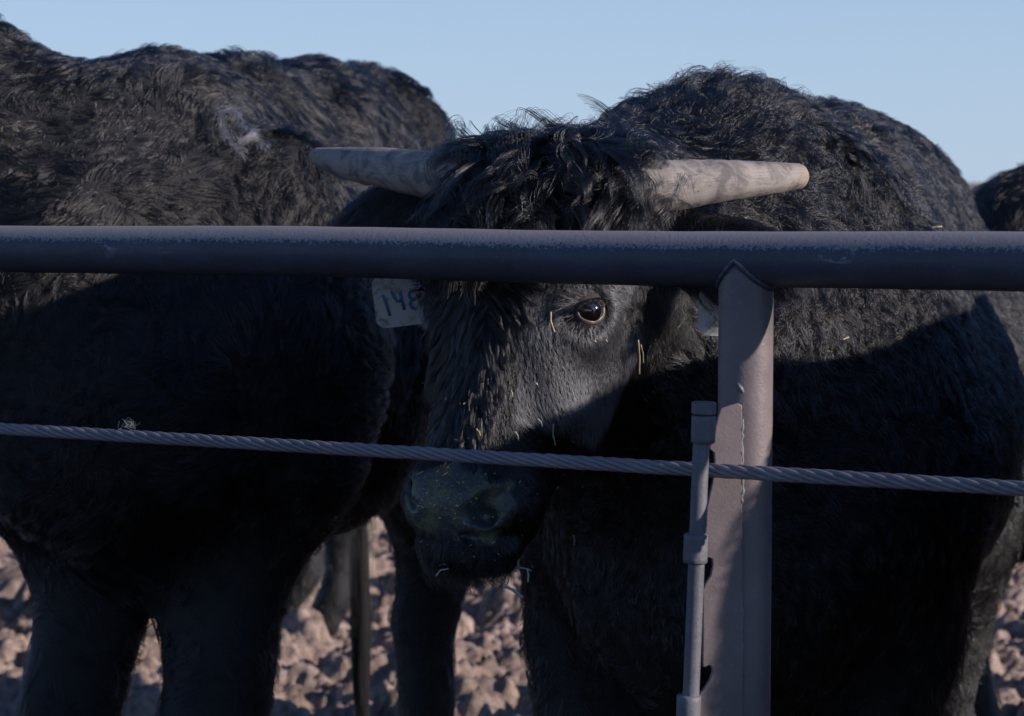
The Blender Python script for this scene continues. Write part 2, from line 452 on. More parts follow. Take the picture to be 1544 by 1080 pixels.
def bull_prims(o, head_dir, S=1.0, legs=None, hump=0, rump=0, nr=.27, neck=None, width=1.0, tail=True, dz=0, bris=0):
    """body frame: u forward, v to the left of the animal, z up; o is the ground point under the shoulders"""
    f = np.array([math.cos(head_dir), math.sin(head_dir), 0]); l = np.array([-f[1], f[0], 0])
    T = lambda u, v, z: tuple(o + f * u * S + l * v * S * width + np.array([0, 0, z * S + (dz if z > .5 else 0)]))
    M = np.stack([f, l, [0, 0, 1]], 1)
    P = []
    rc = lambda a, ra, b, rb, k=.08: P.append(('+', 'rc', T(*a), ra * S, T(*b), rb * S, k))
    el = lambda c, r, k=.08: P.append(('+', 'el', T(*c), tuple(q * S for q in r), M, k))
    rc((.05, 0, .98), .30, (-.45, 0, .95), .335); rc((-.45, 0, .95), .335, (-1.0, 0, 1.0), .31)
    rc((-1.0, 0, 1.03), .30, (-1.28, 0, 1.08), .235)
    rc((.0, 0, 1.24), .20, (-1.15, 0, 1.27 + rump), .19)
    el((.05, 0, 1.27 + hump), (.32, .19, .24)); rc((.22, 0, .82 + bris), .19, (.05, 0, .70 + bris), .17)
    for q in (-1, 1):
        el((.02, q * .22, 1.02), (.20, .13, .30)); el((-1.18, q * .17, .98), (.27, .15, .27))
    L = legs or {}
    for n, (u, v) in {'fl': (0, .2), 'fr': (0, -.2), 'hl': (-1.25, .19), 'hr': (-1.25, -.19)}.items():
        du, dv = L.get(n, (0, 0)); a, b = u + du, v + dv
        if n[0] == 'f':
            rc((u, v * .95, .92), .16, ((u + a) / 2 - .05, b, .70), .115); rc(((u + a) / 2 - .05, b, .70), .105, (a, b, .43), .066, .05)
            rc((a, b, .43), .068, (a, b, .38), .060, .03); rc((a, b, .38), .056, (a - .01, b, .14), .042, .03)
            rc((a, b, .13), .052, (a + .03, b, .04), .055, .03)
        else:
            rc((u + .05, v * .9, .98), .20, ((u + a) / 2 + .12, b, .74), .145); rc(((u + a) / 2 + .12, b, .74), .135, (a - .13, b, .50), .068, .05)
            rc((a - .14, b, .51), .066, (a - .11, b, .42), .058, .03); rc((a - .11, b, .42), .054, (a - .07, b, .14), .044, .03)
            rc((a - .07, b, .13), .053, (a - .03, b, .04), .056, .03)
    if neck is not None:
        n0 = T(.08, 0, 1.12); n1 = neck
        P.append(('+', 'rc', n0, nr * S, n1, .15 * S, .1))
        P.append(('+', 'rc', T(.15, 0, .95), .22 * S, tuple(np.array(n1) - [0, 0, .06]), .11 * S, .1))
    if tail:
        rc((-1.45, 0, 1.22), .045, (-1.56, 0, 1.05), .036, .04); rc((-1.56, 0, 1.05), .034, (-1.57, .02, .62), .022, .02)
    return P

def mesh_from(name, prims, fine_box=None, fine=.006, coarse=.022, parent=None, region=None, lump=.006, seed=3):
    los = []; his = []
    for p in prims:
        if p[0] != '+': continue
        if p[1] == 'rc': los += [np.subtract(p[2], p[3]), np.subtract(p[4], p[5])]; his += [np.add(p[2], p[3]), np.add(p[4], p[5])]
        else: los.append(np.subtract(p[2], max(p[3]))); his.append(np.add(p[2], max(p[3])))
    lo = np.min(los, 0) - .06; hi = np.max(his, 0) + .06
    if fine_box is None:
        ax = [np.arange(lo[d], hi[d], coarse) for d in range(3)]
    else:
        ax = [axis(lo[d], hi[d], fine_box[0][d], fine_box[1][d], fine, coarse) for d in range(3)]
    D = eval_sdf(ax, prims, lump, seed); V, Q = surface_nets(ax, D)
    o = mesh_obj(name, V, Q, M_NOSE, parent, True)
    at_ = o.data.attributes.new('nose', 'FLOAT', 'POINT')
    if region is not None: at_.data.foreach_set('value', region(V).astype(np.float32))
    return o, V, Q

# ------------------------------------------------------------------ fur
def sample(V, Q, n, weight=None, mask=None):
    T = np.vstack([Q[:, [0, 1, 2]], Q[:, [0, 2, 3]]])
    a, b, c = V[T[:, 0]], V[T[:, 1]], V[T[:, 2]]
    nr = np.cross(b - a, c - a); A = np.linalg.norm(nr, axis=1) / 2
    N = np.zeros_like(V)
    for i in range(3): np.add.at(N, T[:, i], nr)
    N /= np.linalg.norm(N, axis=1)[:, None] + 1e-12
    cen = (a + b + c) / 3
    w = A.copy()
    if weight is not None: w *= weight(cen, N[T[:, 0]])
    w /= w.sum(); t = rng.choice(len(T), n, p=w)
    u, v = rng.random(n), rng.random(n); f = u + v > 1; u[f] = 1 - u[f]; v[f] = 1 - v[f]
    W = np.stack([1 - u - v, u, v], 1)
    P = (V[T[t]] * W[:, :, None]).sum(1); Nn = (N[T[t]] * W[:, :, None]).sum(1)
    Nn /= np.linalg.norm(Nn, axis=1)[:, None]
    return P, Nn

def strands(P, N, D, L, lift=.35, k=7, curl=0, cfreq=1.5, clump=.5, nclump=None, grav=.1, jit=.15, cpow=1.2, flat=.6, seed=0):
    """returns array (n, k, 3) of strand points"""
    n = len(P); g = np.random.default_rng(seed)
    L = np.broadcast_to(L, (n,)).astype(float); lift = np.broadcast_to(lift, (n,)); curl = np.broadcast_to(curl, (n,)); clump = np.broadcast_to(clump, (n,))
    D = D + g.normal(size=(n, 3)) * jit
    D = D - N * (D * N).sum(1)[:, None]; D /= np.linalg.norm(D, axis=1)[:, None] + 1e-9
    nc = nclump or max(1, n // 22)
    ci = g.choice(n, nc, replace=False); kd = kdtree.KDTree(nc)
    for i, q in enumerate(P[ci]): kd.insert(q, i)
    kd.balance()
    near = np.array([kd.find(q)[1] for q in P.tolist()]); cen = ci[near]
    ph = g.uniform(0, 2 * np.pi, n)[cen] + g.normal(size=n) * .35; fr = (cfreq * g.uniform(.6, 1.4, n))[cen]
    sg = g.choice([-1, 1], n)[cen]; amp = g.uniform(.4, 1.3, n)[cen]
    Ld = L * g.uniform(.65, 1.1, n)
    t = np.linspace(0, 1, k)[None, :, None]
    E = np.cross(N, D)
    S = P[:, None] + Ld[:, None, None] * (D[:, None] * t + N[:, None] * lift[:, None, None] * (t - flat * t * t))
    w = 2 * np.pi * fr[:, None, None] * t + ph[:, None, None]
    off = (np.cos(w) - np.cos(ph)[:, None, None]) * E[:, None] * sg[:, None, None] + (np.sin(w) - np.sin(ph)[:, None, None]) * (N * .6 + D * .4)[:, None]
    S = S + off * (curl * Ld * amp)[:, None, None] * (0.25 + .75 * t)
    S[:, :, 2] -= (grav * Ld)[:, None] * (t[..., 0] ** 2)
    c = clump[:, None, None] * t ** cpow
    rel = (S - P[:, None])[cen] * (Ld / Ld[cen])[:, None, None]
    S = S * (1 - c) + (P[cen][:, None] + rel) * c
    # keep off the skin
    dp = ((S - P[:, None]) * N[:, None]).sum(-1)
    return S

def fur_obj(name, S, rad, material, parent, tip=.25):
    n, k, _ = S.shape
    hc = bpy.data.hair_curves.new(name); hc.add_curves([k] * n)
    hc.attributes['position'].data.foreach_set('vector', S.astype(np.float32).ravel())
    ra = hc.attributes.get('radius') or hc.attributes.new('radius', 'FLOAT', 'POINT')
    r = np.broadcast_to(np.asarray(rad, np.float32).reshape(-1, 1), (n, 1)) * (1 - (1 - tip) * np.linspace(0, 1, k)[None] ** 1.3)
    ra.data.foreach_set('value', r.astype(np.float32).ravel())
    hc.materials.append(material)
    o = bpy.data.objects.new(name, hc); C.objects.link(o)
    if parent is not None:
        o.parent = parent
        if parent.parent is None: o.matrix_parent_inverse = Matrix.Translation(-parent.location)
    return o

VIEWP = np.array([0, 0, CAM_H])
def facing(P, N, lim=-.35):
    d = VIEWP - P; d /= np.linalg.norm(d, axis=1)[:, None]
    return ((d * N).sum(1) > lim).astype(float)

# ------------------------------------------------------------------ ground: one sheet out to the horizon
def worley_bumps(X, Y, cell, seed, keep=.8, hmin=.3):
    g = np.random.default_rng(seed); n = 128
    ox, oy, hh = g.random((n, n)), g.random((n, n)), g.uniform(hmin, 1, (n, n)) * (g.random((n, n)) < keep)
    rr = g.uniform(.35, .75, (n, n)); el = g.uniform(-.5, .5, (n, n))
    gx, gy = X / cell, Y / cell; ix, iy = np.floor(gx).astype(int), np.floor(gy).astype(int)
    out = np.zeros_like(X)
    for a in (-1, 0, 1):
        for b in (-1, 0, 1):
            jx, jy = (ix + a) % n, (iy + b) % n
            dx, dy = gx - (ix + a + ox[jx, jy]), gy - (iy + b + oy[jx, jy])
            dx = dx + el[jx, jy] * dy
            q = 1 - (dx ** 2 + dy ** 2) / rr[jx, jy] ** 2
            out = np.maximum(out, hh[jx, jy] * rr[jx, jy] * cell * np.sqrt(np.clip(q, 0, 1)))
    return out
def fbm2(X, Y, f, seed, n=5):
    g = np.random.default_rng(seed); o = 0
    for i in range(n):
        for _ in range(4):
            a = g.uniform(0, 2 * np.pi); o = o + np.sin((X * np.cos(a) + Y * np.sin(a)) * f * 2 * np.pi * g.uniform(.7, 1.3) + g.uniform(0, 6.3)) * .5 ** i
        f *= 2.1
    return o / 3
def ground_h(X, Y):
    wx = X + .03 * fbm2(X, Y, 3, 21, 3) + .006 * fbm2(X, Y, 22, 23, 3); wy = Y + .03 * fbm2(X, Y, 3, 22, 3) + .006 * fbm2(X, Y, 22, 24, 3)
    a = worley_bumps(wx, wy, .34, 1, .45) * .30
    b = worley_bumps(wx + 3, wy + 1, .12, 2, .6) * .95
    c = worley_bumps(wx + 7, wy + 5, .055, 3, .85) * 1.0
    d = worley_bumps(wx * 1.1 + 2, wy + 9, .030, 4, .8) * .8
    return a + b + c + d * .8 + .006 * fbm2(X, Y, 28, 9, 2) + .030 * fbm2(X, Y, .7, 5, 3) + .006 * fbm2(X, Y, 9, 6, 3) - .05
def build_ground():
    def ax(lo, hi, d, far):
        p = list(np.arange(lo, hi, d)); s = d; a = lo; L = []
        while a > -far: s *= 1.22; a -= s; L.append(a)
        s = d; a = p[-1]; Rr = []
        while a < far: s *= 1.22; a += s; Rr.append(a)
        return np.array(L[::-1] + p + Rr)
    x = ax(-1.6, 2.1, .0095, 2500); y = ax(5.8, 9.6, .0095, 2500)
    X, Y = np.meshgrid(x, y, indexing='ij'); Z = ground_h(X, Y)
    near = np.exp(-np.maximum(0, np.hypot(X, Y - 6) - 25) / 20); Z = Z * near
    V = np.stack([X, Y, Z], -1).reshape(-1, 3); nx, ny = X.shape
    i = np.arange(nx - 1)[:, None] * ny + np.arange(ny - 1)[None]
    Q = np.stack([i, i + ny, i + ny + 1, i + 1], -1).reshape(-1, 4)
    o = mesh_obj('ground', V, Q, M_GROUND); tag(o, kind='structure'); return o
build_ground()

# ------------------------------------------------------------------ fence of pipe and rod
PR = .03015
railR, railL = at(1544, 396.5, 2.456), at(0, 374, 3.14)
rd = railR - railL; rd /= np.linalg.norm(rd)                        # along the rail, to the right and nearer
fence = empty('pipe_fence', (railL[0] + .77, railL[1] - .44, 0))
tag(fence, 'dark steel pipe fence with top rail, welded post and a capped rod beside it', 'fence')
ra, rb = railL - rd * 1.6, railR + rd * 1.6
n = 90
P = [ra + (rb - ra) * i / n for i in range(n + 1)]
g = np.random.default_rng(5)
P = np.array(P) + np.c_[np.zeros(n + 1), np.zeros(n + 1), .0012 * np.sin(np.arange(n + 1) * .35)]
V, F = tube(P, PR * (1 + .006 * g.normal(size=n + 1)), 40)
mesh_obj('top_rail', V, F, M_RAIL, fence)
pc = at(1124.5, 500, 2.61)
def on_rail(x): return railL + rd * ((x - railL[0]) / rd[0])
pj = on_rail(pc[0]); px_, py_ = pj[0], pj[1]
zt = pj[2] - .006
zz = np.concatenate([np.linspace(-.35, .4, 6), np.linspace(.45, zt, 60)])
V, F = tube([(px_, py_, z) for z in zz], PR * .985, 48)
post = mesh_obj('post', V, F, M_POST, fence)
# weld where the post meets the rail
wp = []
for k in range(73):
    a = 2 * math.pi * k / 72
    q = np.array([math.cos(a), math.sin(a), 0]) * PR * 1.0
    nrm = np.array([-rd[1], rd[0], 0]); t_ = abs(q @ nrm) / PR
    h = math.sqrt(max(0, 1 - min(1, t_) ** 2)) * PR
    wp.append((px_ + q[0] * 1.01, py_ + q[1] * 1.01, pj[2] - h - .0015))
wr = .0026 + .0004 * np.sin(np.arange(73) * 1.9) + .0003 * g.normal(size=73)
V, F = tube(wp, wr, 8, False)
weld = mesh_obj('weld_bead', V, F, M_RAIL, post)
# flat bracket plate: tangent to the post's front, notched on its left edge
pz = lambda py: at(1090, py, 2.575)[2]
pl = lambda X, py: None
back = at(1119, 700, 2.578); ang = R(8); pdx = np.array([-math.cos(ang), -math.sin(ang), 0])   # leftwards, slightly away
def plate_pt(px, py):
    # picture point -> the point of the plate's plane on that line of sight
    d = at(px, py, 1.0) - np.array([0, 0, CAM_H]); nn = np.array([-pdx[1], pdx[0], 0])
    t = (nn @ (back - np.array([0, 0, CAM_H]))) / (nn @ d); return np.array([0, 0, CAM_H]) + d * t
outline = [(1119, 612), (1113, 608), (1098, 612), (1087, 616), (1083, 628), (1079, 645), (1076, 668), (1071, 671), (1070, 677), (1077, 683), (1078, 695),
           (1077, 712), (1074, 730), (1070, 748), (1066, 765), (1065, 790), (1064, 803), (1063, 842), (1069, 841), (1074, 843), (1075, 853), (1072, 868), (1064, 880), (1060, 890), (1060, 1006),
           (1064, 1006), (1069, 1003), (1073, 1006), (1074, 1014), (1070, 1026), (1061, 1040), (1055, 1046), (1054, 1090), (1052, 1150), (1051, 1290), (1060, 1300), (1121, 1300), (1120, 900)]
front = [plate_pt(*q) for q in outline]; nn = np.array([pdx[1], -pdx[0], 0]); nn = -nn if nn[1] < 0 else nn
rear = [p + nn * .006 for p in front]
m = len(front); F = [tuple(range(m)), tuple(range(2 * m - 1, m - 1, -1))] + [(i, i + m, (i + 1) % m + m, (i + 1) % m) for i in range(m)]
plate = mesh_obj('bracket_plate', front + rear, F, M_POST, fence, False)
bv = plate.modifiers.new('edge', 'BEVEL'); bv.width = .0010; bv.segments = 2; bv.limit_method = 'ANGLE'
wn_ = []
for (a0, a1) in ((632, 760), (905, 1022)):
    ys = np.linspace(a0, a1, 26)
    wv = [plate_pt(1119 + .9 * math.sin(y * .13) + .6 * math.sin(y * .5) + g.normal() * .5, y) + np.array([0, .0015, 0]) for y in ys]
    V, F = tube(wv, .0014 + .0009 * g.random(26), 8); mesh_obj('weld_seam', V, F, M_WELD, plate)
# a small gouge-like nick of weld spatter
V, F = tube([at(1112, 578, 2.5805), at(1117, 586, 2.5800), at(1121, 592, 2.5810)], [.0012, .0026, .0012], 8)
mesh_obj('weld_spatter', V, F, M_WELD, post)

# rod with cap and two collars
def col(px0, py0, px1, py1, r0, r1=None, d=2.543, lip=0, seg=32):
    a, b = at(px0, py0, d), at(px1, py1, d); a[1] = b[1] = d
    r1 = r1 or r0; k = 6; Pn = [a + (b - a) * i / k for i in range(k + 1)]
    e = (b - a) / np.linalg.norm(b - a) * .0012
    Pn = [a, a + e] + Pn[1:-1] + [b - e, b]
    rr = np.linspace(r0, r1, len(Pn)); rr[0] -= .0012; rr[-1] -= .0012
    return tube(Pn, rr, seg)
V, F = col(1058.5, 640, 1036.5, 1180, .0088)
rod = mesh_obj('rod', V, F, M_ROD, fence)
V, F = join(col(1061.5, 606, 1061, 625, .0131), col(1061, 626.5, 1060, 668, .0129, .0130))
mesh_obj('rod_cap', V, F, M_ROD, rod)
for (a, b) in (((1049.5, 805), (1048, 849)), ((1039, 1048), (1037, 1100))):
    V, F = col(*a, *b, .0130); mesh_obj('collar', V, F, M_ROD, rod)

# ------------------------------------------------------------------ wire rope
off = np.array([rd[1], -rd[0], 0]); off = off if off[1] < 0 else -off
ca, cb = at(0, 646.5, 3.14 - .062), at(1544, 737, 2.456 - .062)
cdv = cb - ca; cL = np.linalg.norm(cdv); cdv /= cL
cab = empty('wire_rope', tuple(ca + cdv * cL / 2)); tag(cab, 'twisted steel wire rope strung below the top rail across the cattle', 'cable')
A = ca - cdv * 1.5; Lt = cL + 3.0; N_ = 520
up = np.array([0, 0, 1.0]); e1 = np.cross(cdv, up); e1 /= np.linalg.norm(e1); e2 = np.cross(e1, cdv)
tt = np.linspace(0, Lt, N_)
V, F = tube([A + cdv * t for t in tt[::26]], .0044, 12); mesh_obj('core', V, F, M_CABLE, cab)
for s in range(6):
    ph = 2 * np.pi * s / 6 - 2 * np.pi * tt / .118
    wob = 1 + .03 * np.sin(tt * 23 + s)
    Pn = A + np.outer(tt, cdv) + np.outer(.0052 * wob * np.cos(ph), e1) + np.outer(.0052 * wob * np.sin(ph), e2)
    T, Nn, B = frames(Pn)
    seg = 42; a = np.linspace(0, 2 * np.pi, seg, endpoint=False)
    tw = 2 * np.pi * tt / .045
    Vs = []
    for i in range(N_):
        r = .0026 * (1 + .10 * np.abs(np.sin(3.5 * (a + tw[i]))))
        Vs.append(Pn[i] + np.outer(r * np.cos(a), Nn[i]) + np.outer(r * np.sin(a), B[i]))
    Vs = np.vstack(Vs)
    i = np.arange(N_ - 1)[:, None] * seg; j = np.arange(seg)[None]; j2 = (j + 1) % seg
    Q = np.stack([i + j, i + j2, i + seg + j2, i + seg + j], -1).reshape(-1, 4)
    mesh_obj('strand', Vs, Q, M_CABLE, cab)

# ------------------------------------------------------------------ the bulls
def hl(P, M, o): return (P - o) @ M

def horn(pts, parent):
    P = [at(x, y, d) for x, y, r, d in pts]; rr = [r / 3645 * d for x, y, r, d in pts]
    P = np.array(P); rr = np.array(rr)
    s = np.concatenate([[0], np.cumsum(np.linalg.norm(np.diff(P, axis=0), axis=1))]); t = np.linspace(0, s[-1], 70)
    P2 = np.stack([np.interp(t, s, P[:, i]) for i in range(3)], 1); r2 = np.interp(t, s, rr)
    for _ in range(4):
        P2[1:-1] = (P2[:-2] + P2[2:] + 2 * P2[1:-1]) / 4; r2[1:-1] = (r2[:-2] + r2[2:] + 2 * r2[1:-1]) / 4
    e = s[-1] - t; rt = rr[-1] * .9
    r2 = np.where(e < rt, r2 * np.sqrt(np.clip(1 - (1 - e / rt) ** 2, .004, 1)), r2)
    r2 = r2 * (1 + .012 * np.sin(t * 260) * np.sin(t * 61 + 1))
    seg = 56
    V, F = tube(P2, r2, seg, True, lambda a, i: 1 + .006 * np.sin(23 * a + .1 * i) + .008 * np.sin(9 * a + .05 * i))
    o = mesh_obj('horn', V, F, M_HORN, parent)
    uv = o.data.uv_layers.new(name='uv')
    vi = np.empty(len(o.data.loops), np.int32); o.data.loops.foreach_get('vertex_index', vi)
    u = (vi // seg) / 69; v = np.abs((vi % seg) / seg - .5) * 2
    uv.data.foreach_set('uv', np.stack([u, v], 1).astype(np.float32).ravel())
    return o

def eye(M, o, side, parent, s=1.0):
    T = lambda p: M @ (np.array(p) * s) + o
    c = np.array([side * .104, -.041, -.197]); r = .0215
    e = np.array([side * .80, -.60, .02]); e /= np.linalg.norm(e)
    h = np.cross(e, [0, 0, 1.0]) * (1 if side > 0 else -1); h /= np.linalg.norm(h)     # towards the nose side -> outwards
    if h[1] < 0: h = -h                                                                  # h points to the outer (rear) corner
    w = np.cross(h, e); w = w if w[2] > 0 else -w
    sl = R(22); h, w = h * math.cos(sl) + w * math.sin(sl), w * math.cos(sl) - h * math.sin(sl)
    V = []; F = []; n, m = 28, 20
    for i in range(n):
        th = math.pi * .62 * i / (n - 1)
        for j in range(m * 2):
            p = 2 * math.pi * j / (m * 2); bulge = r * (1 + .045 * math.exp(-(th / .55) ** 4))
            V.append(T(c + bulge * (e * math.cos(th) + math.sin(th) * (h * math.cos(p) + w * math.sin(p)))))
    for i in range(n - 1):
        for j in range(m * 2): F.append((i * 2 * m + j, i * 2 * m + (j + 1) % (2 * m), (i + 1) * 2 * m + (j + 1) % (2 * m), (i + 1) * 2 * m + j))
    eb = mesh_obj('eye', V, F, M_EYE, parent)
    # lids: rings round the almond opening
    rings = [(0, .995), (.5, 1.03), (4, 1.06), (9, 1.06), (15, 1.08), (22, 1.12), (29, 1.19), (34, 1.28), (42, 1.36), (56, 1.4)]
    V = []; F = []; q = 56; mi = []
    for dg, k in rings:
        for j in range(q):
            p = 2 * math.pi * j / q; sp, cp = math.sin(p), math.cos(p)
            al = R(50) * abs(cp) ** 1.0; vert = R(27 if sp > 0 else 38)
            a_ = math.hypot(R(51) * cp, vert * sp * (1 - .25 * abs(cp))) + R(dg)
            kk = k + (.05 if sp > .2 and dg > 1 and dg < 20 else 0)
            dirv = e * math.cos(a_) + math.sin(a_) * (h * R(51) * cp + w * vert * sp) / math.hypot(R(51) * cp, vert * sp)
            V.append(T(c + r * kk * dirv))
    for i in range(len(rings) - 1):
        for j in range(q):
            F.append((i * q + j, i * q + (j + 1) % q, (i + 1) * q + (j + 1) % q, (i + 1) * q + j))
            p = 2 * math.pi * (j + .5) / q
            mi.append(0 if (math.sin(p) < .15 and i in (0, 1, 2)) else 1)
    mesh_obj('eyelid', V, F, None, eb, True, [M_LID, M_LIDDARK], mi)
    # fine hair growing over the outer lid
    rg = np.random.default_rng(6 + side); RG = np.array(rings); SH = []
    for _ in range(1500):
        p = rg.uniform(0, 2 * math.pi); dg = 8 + 46 * rg.random() ** .7
        sp, cp = math.sin(p), math.cos(p); vert = R(27 if sp > 0 else 38)
        if rg.random() > (dg - 4) / 26 or (cp < -.2 and sp < .3 and dg < 40 and rg.random() < .75): continue
        lat = math.hypot(R(51) * cp, vert * sp)
        a_ = math.hypot(R(51) * cp, vert * sp * (1 - .25 * abs(cp))) + R(dg); kk = np.interp(dg, RG[:, 0], RG[:, 1])
        ll = (h * R(51) * cp + w * vert * sp) / lat
        b = c + r * kk * (e * math.cos(a_) + math.sin(a_) * ll); nn_ = e * math.cos(a_ - .5) + ll * math.sin(a_ - .5)
        dd = ll * .9 + np.array([0, 0, -.35]) + rg.normal(size=3) * .22; L = rg.uniform(.004, .006) + .006 * min(1, dg / 45)
        t = np.linspace(0, 1, 5)[:, None]
        SH.append([T(x) for x in b + L * (dd * t + nn_ * .45 * (t - .5 * t * t))])
    fur_obj('lid_fur', np.array(SH), .00024, M_FACE, eb)
    # lashes
    rg = np.random.default_rng(4); P = []
    for j in range(60):
        p = rg.uniform(.15, .95) * math.pi
        a_ = math.hypot(R(51) * math.cos(p), R(31) * math.sin(p)) + R(3)
        dirv = e * math.cos(a_) + math.sin(a_) * (h * R(51) * math.cos(p) + w * R(31) * math.sin(p)) / math.hypot(R(51) * math.cos(p), R(31) * math.sin(p))
        b = c + r * 1.12 * dirv; L = rg.uniform(.010, .019); dd = e * .9 + dirv * .4 + rg.normal(size=3) * .12; dd /= np.linalg.norm(dd)
        t = np.linspace(0, 1, 6)[:, None]
        P.append([T(x) for x in b + L * (dd * t - w * .35 * t * t)])
    fur_obj('eyelashes', np.array(P), .00035, M_FUR, eb)
    return eb

def bull_root(name, loc, label, group='black bulls in the pen'):
    r = empty(name, loc); tag(r, label, 'bull', group); return r

# ---- the bull that looks through the fence
HM = rotm(-28, -11, 5.5); HO = np.array([.050, 2.966, 1.388])
b1 = bull_root('black_bull', (.33, 3.45, 0), 'horned black bull looking through the fence, curly forelock and white ear tags')
pr = bull_prims(np.array([.34, 3.50, 0]), R(-107.5), .99, hump=-.032, rump=.01, legs={'fl': (.02, .02), 'fr': (.05, -.05), 'hl': (.05, -.03), 'hr': (.1, 0)},
                neck=tuple(HM @ np.array([0, .08, -.12]) + HO), tail=False, width=.92)
fwd = np.array([math.cos(R(-107.5)), math.sin(R(-107.5)), 0]); mb = np.array([.34, 3.50, 1.225]) - fwd * .50
pr.append(('+', 'rc', (.30, 3.42, 1.26), .20, (.13, 3.17, 1.215), .175, .08))
pr.append(('+', 'rc', tuple(mb + fwd * .2), .22, tuple(mb - fwd * .2), .22, .1))
hp = head_prims(HM, HO)
prims = pr + [p for p in hp if p[0] == '+'] + [p for p in hp if p[0] == '-']
def region1(P):
    q = hl(P, HM, HO); ss = lambda x, a, b: np.clip((x - a) / (b - a), 0, 1) ** 2 * (3 - 2 * np.clip((x - a) / (b - a), 0, 1))
    w = wn(P, waves(77, 60)) * .004
    return ss(-q[:, 1] + w, .046, .060) * ss(-.394 - .32 * np.abs(q[:, 0]) + w - q[:, 2], -.006, .008) * ss(q[:, 2] + w, -.492, -.480) * ss(.066 + w - np.abs(q[:, 0]), -.006, .006) * (q[:, 2] > -.56)
body1, V1, Q1 = mesh_from('body', prims, ((-.27, 2.72, .80), (.36, 3.06, 1.46)), .0045, .024, b1, region1)
horn([(710, 268, 35, 2.98), (680, 266, 37, 2.98), (650, 264, 36, 3.00), (621, 260, 34, 3.02), (570, 252, 30, 3.055), (531, 247.5, 25.5, 3.085), (495, 241, 18.5, 3.12), (470, 234, 11, 3.14)], b1)
horn([(920, 290, 40, 2.905), (960, 286, 42, 2.905), (1005, 281, 40, 2.91), (1062, 275, 34, 2.925), (1105, 272, 30, 2.94), (1133, 270.5, 27.5, 2.955), (1176, 268, 23, 2.98), (1215, 265, 17.5, 3.005)], b1)
for s in (-1, 1): eye(HM, HO, s, b1)

up_h = HM @ np.array([0, 0, 1.0])
def isface(q): return (q[:, 2] > -.60) & (q[:, 2] < .12) & (np.abs(q[:, 0]) < .34) & (q[:, 1] < .17) & ((np.abs(q[:, 0]) < .17) | (q[:, 1] < .12))
def w_fore(P, N):
    q = hl(P, HM, HO); return facing(P, N, -.6) * (isface(q) & (q[:, 2] > -.130 + .25 * np.abs(q[:, 0])) & (q[:, 1] < .11) & (np.abs(q[:, 0]) < .118))
def w_mid(P, N):
    q = hl(P, HM, HO); c = np.abs(q[:, 0] + .016) < .054 - .10 * np.clip(-.2 - q[:, 2], 0, .3)
    return facing(P, N, -.2) * (isface(q) & c & (q[:, 2] <= -.115) & (q[:, 2] > -.37) & (q[:, 1] < .02))
def w_short(P, N):
    q = hl(P, HM, HO); w = facing(P, N, -.3) * isface(q)
    w = w * (1 - region1(P))
    for s in (-1, 1):
        w = w * (np.linalg.norm(q - np.array([s * .110, -.049, -.197]), axis=1) > .024)
    w = w * (q[:, 2] < -.11)
    return w * np.where(np.abs(q[:, 0]) > .14, .2, 1)
def w_ear(P, N):
    q = hl(P, HM, HO); return facing(P, N, -.8) * ((np.abs(q[:, 0]) > .135) & (np.abs(q[:, 0]) < .34) & (q[:, 2] > -.19) & (q[:, 2] < -.02) & (q[:, 1] > 0) & (q[:, 1] < .12))
def w_body(P, N):
    q = hl(P, HM, HO); return facing(P, N, -.4) * ((~isface(q)) | (q[:, 1] > .10)) * (P[:, 2] > .05) * np.where(P[:, 2] > .75, 1, .35) * np.where(P[:, 1] > 4.6, .7, 1)

toW = lambda D: D @ HM.T
# forelock: heavy wavy locks tumbling over the forehead
P, N = sample(V1, Q1, 17000, w_fore); q = hl(P, HM, HO)
D = np.stack([q[:, 0] * 3, -.75 + 0 * q[:, 0], -.35 - 4 * np.clip(.0 - q[:, 2], 0, .2)], 1) + 1.05 * vn(q, 11, 8)
S = strands(P, N, toW(D), .074 + .02 * wn(q, waves(3, 5)), lift=.45, k=14, curl=.30, cfreq=.85, clump=.90, nclump=520, grav=.35, jit=.10, cpow=.7, seed=1)
fur_obj('forelock', S, .00038, M_LOCK, b1)
P, N = sample(V1, Q1, 1500, w_fore); q = hl(P, HM, HO)
D = np.stack([q[:, 0] * 6, -.2 + 0 * q[:, 0], .6 + 0 * q[:, 0]], 1) + 1.0 * vn(q, 31, 9)
S = strands(P, N, toW(D), .075, lift=.9, k=14, curl=.30, cfreq=.8, clump=.9, nclump=110, grav=.3, jit=.2, cpow=.6, seed=2)
fur_obj('stray_locks', S, .00038, M_LOCK, b1)
# the whorl between the eyes
P, N = sample(V1, Q1, 12000, w_mid); q = hl(P, HM, HO)
wc = np.array([-.004, -.09, -.185]); rel = q - wc
D = np.stack([rel[:, 0] * 14, 0 * q[:, 0], np.where(rel[:, 2] > 0, -.4, -1.0) + 0 * q[:, 0]], 1) + .25 * vn(q, 41, 8)
D[:, 0] += .9 * np.exp(-(rel[:, 2] / .05) ** 2) * np.sign(rel[:, 0])
S = strands(P, N, toW(D), np.clip(.034 - .07 * np.clip(-.22 - q[:, 2], 0, .3), .018, .05), lift=.5, k=9, curl=.07, cfreq=.8, clump=.80, nclump=420, grav=.15, jit=.07, seed=3)
fur_obj('whorl_hair', S, .00032, M_LOCK, b1)
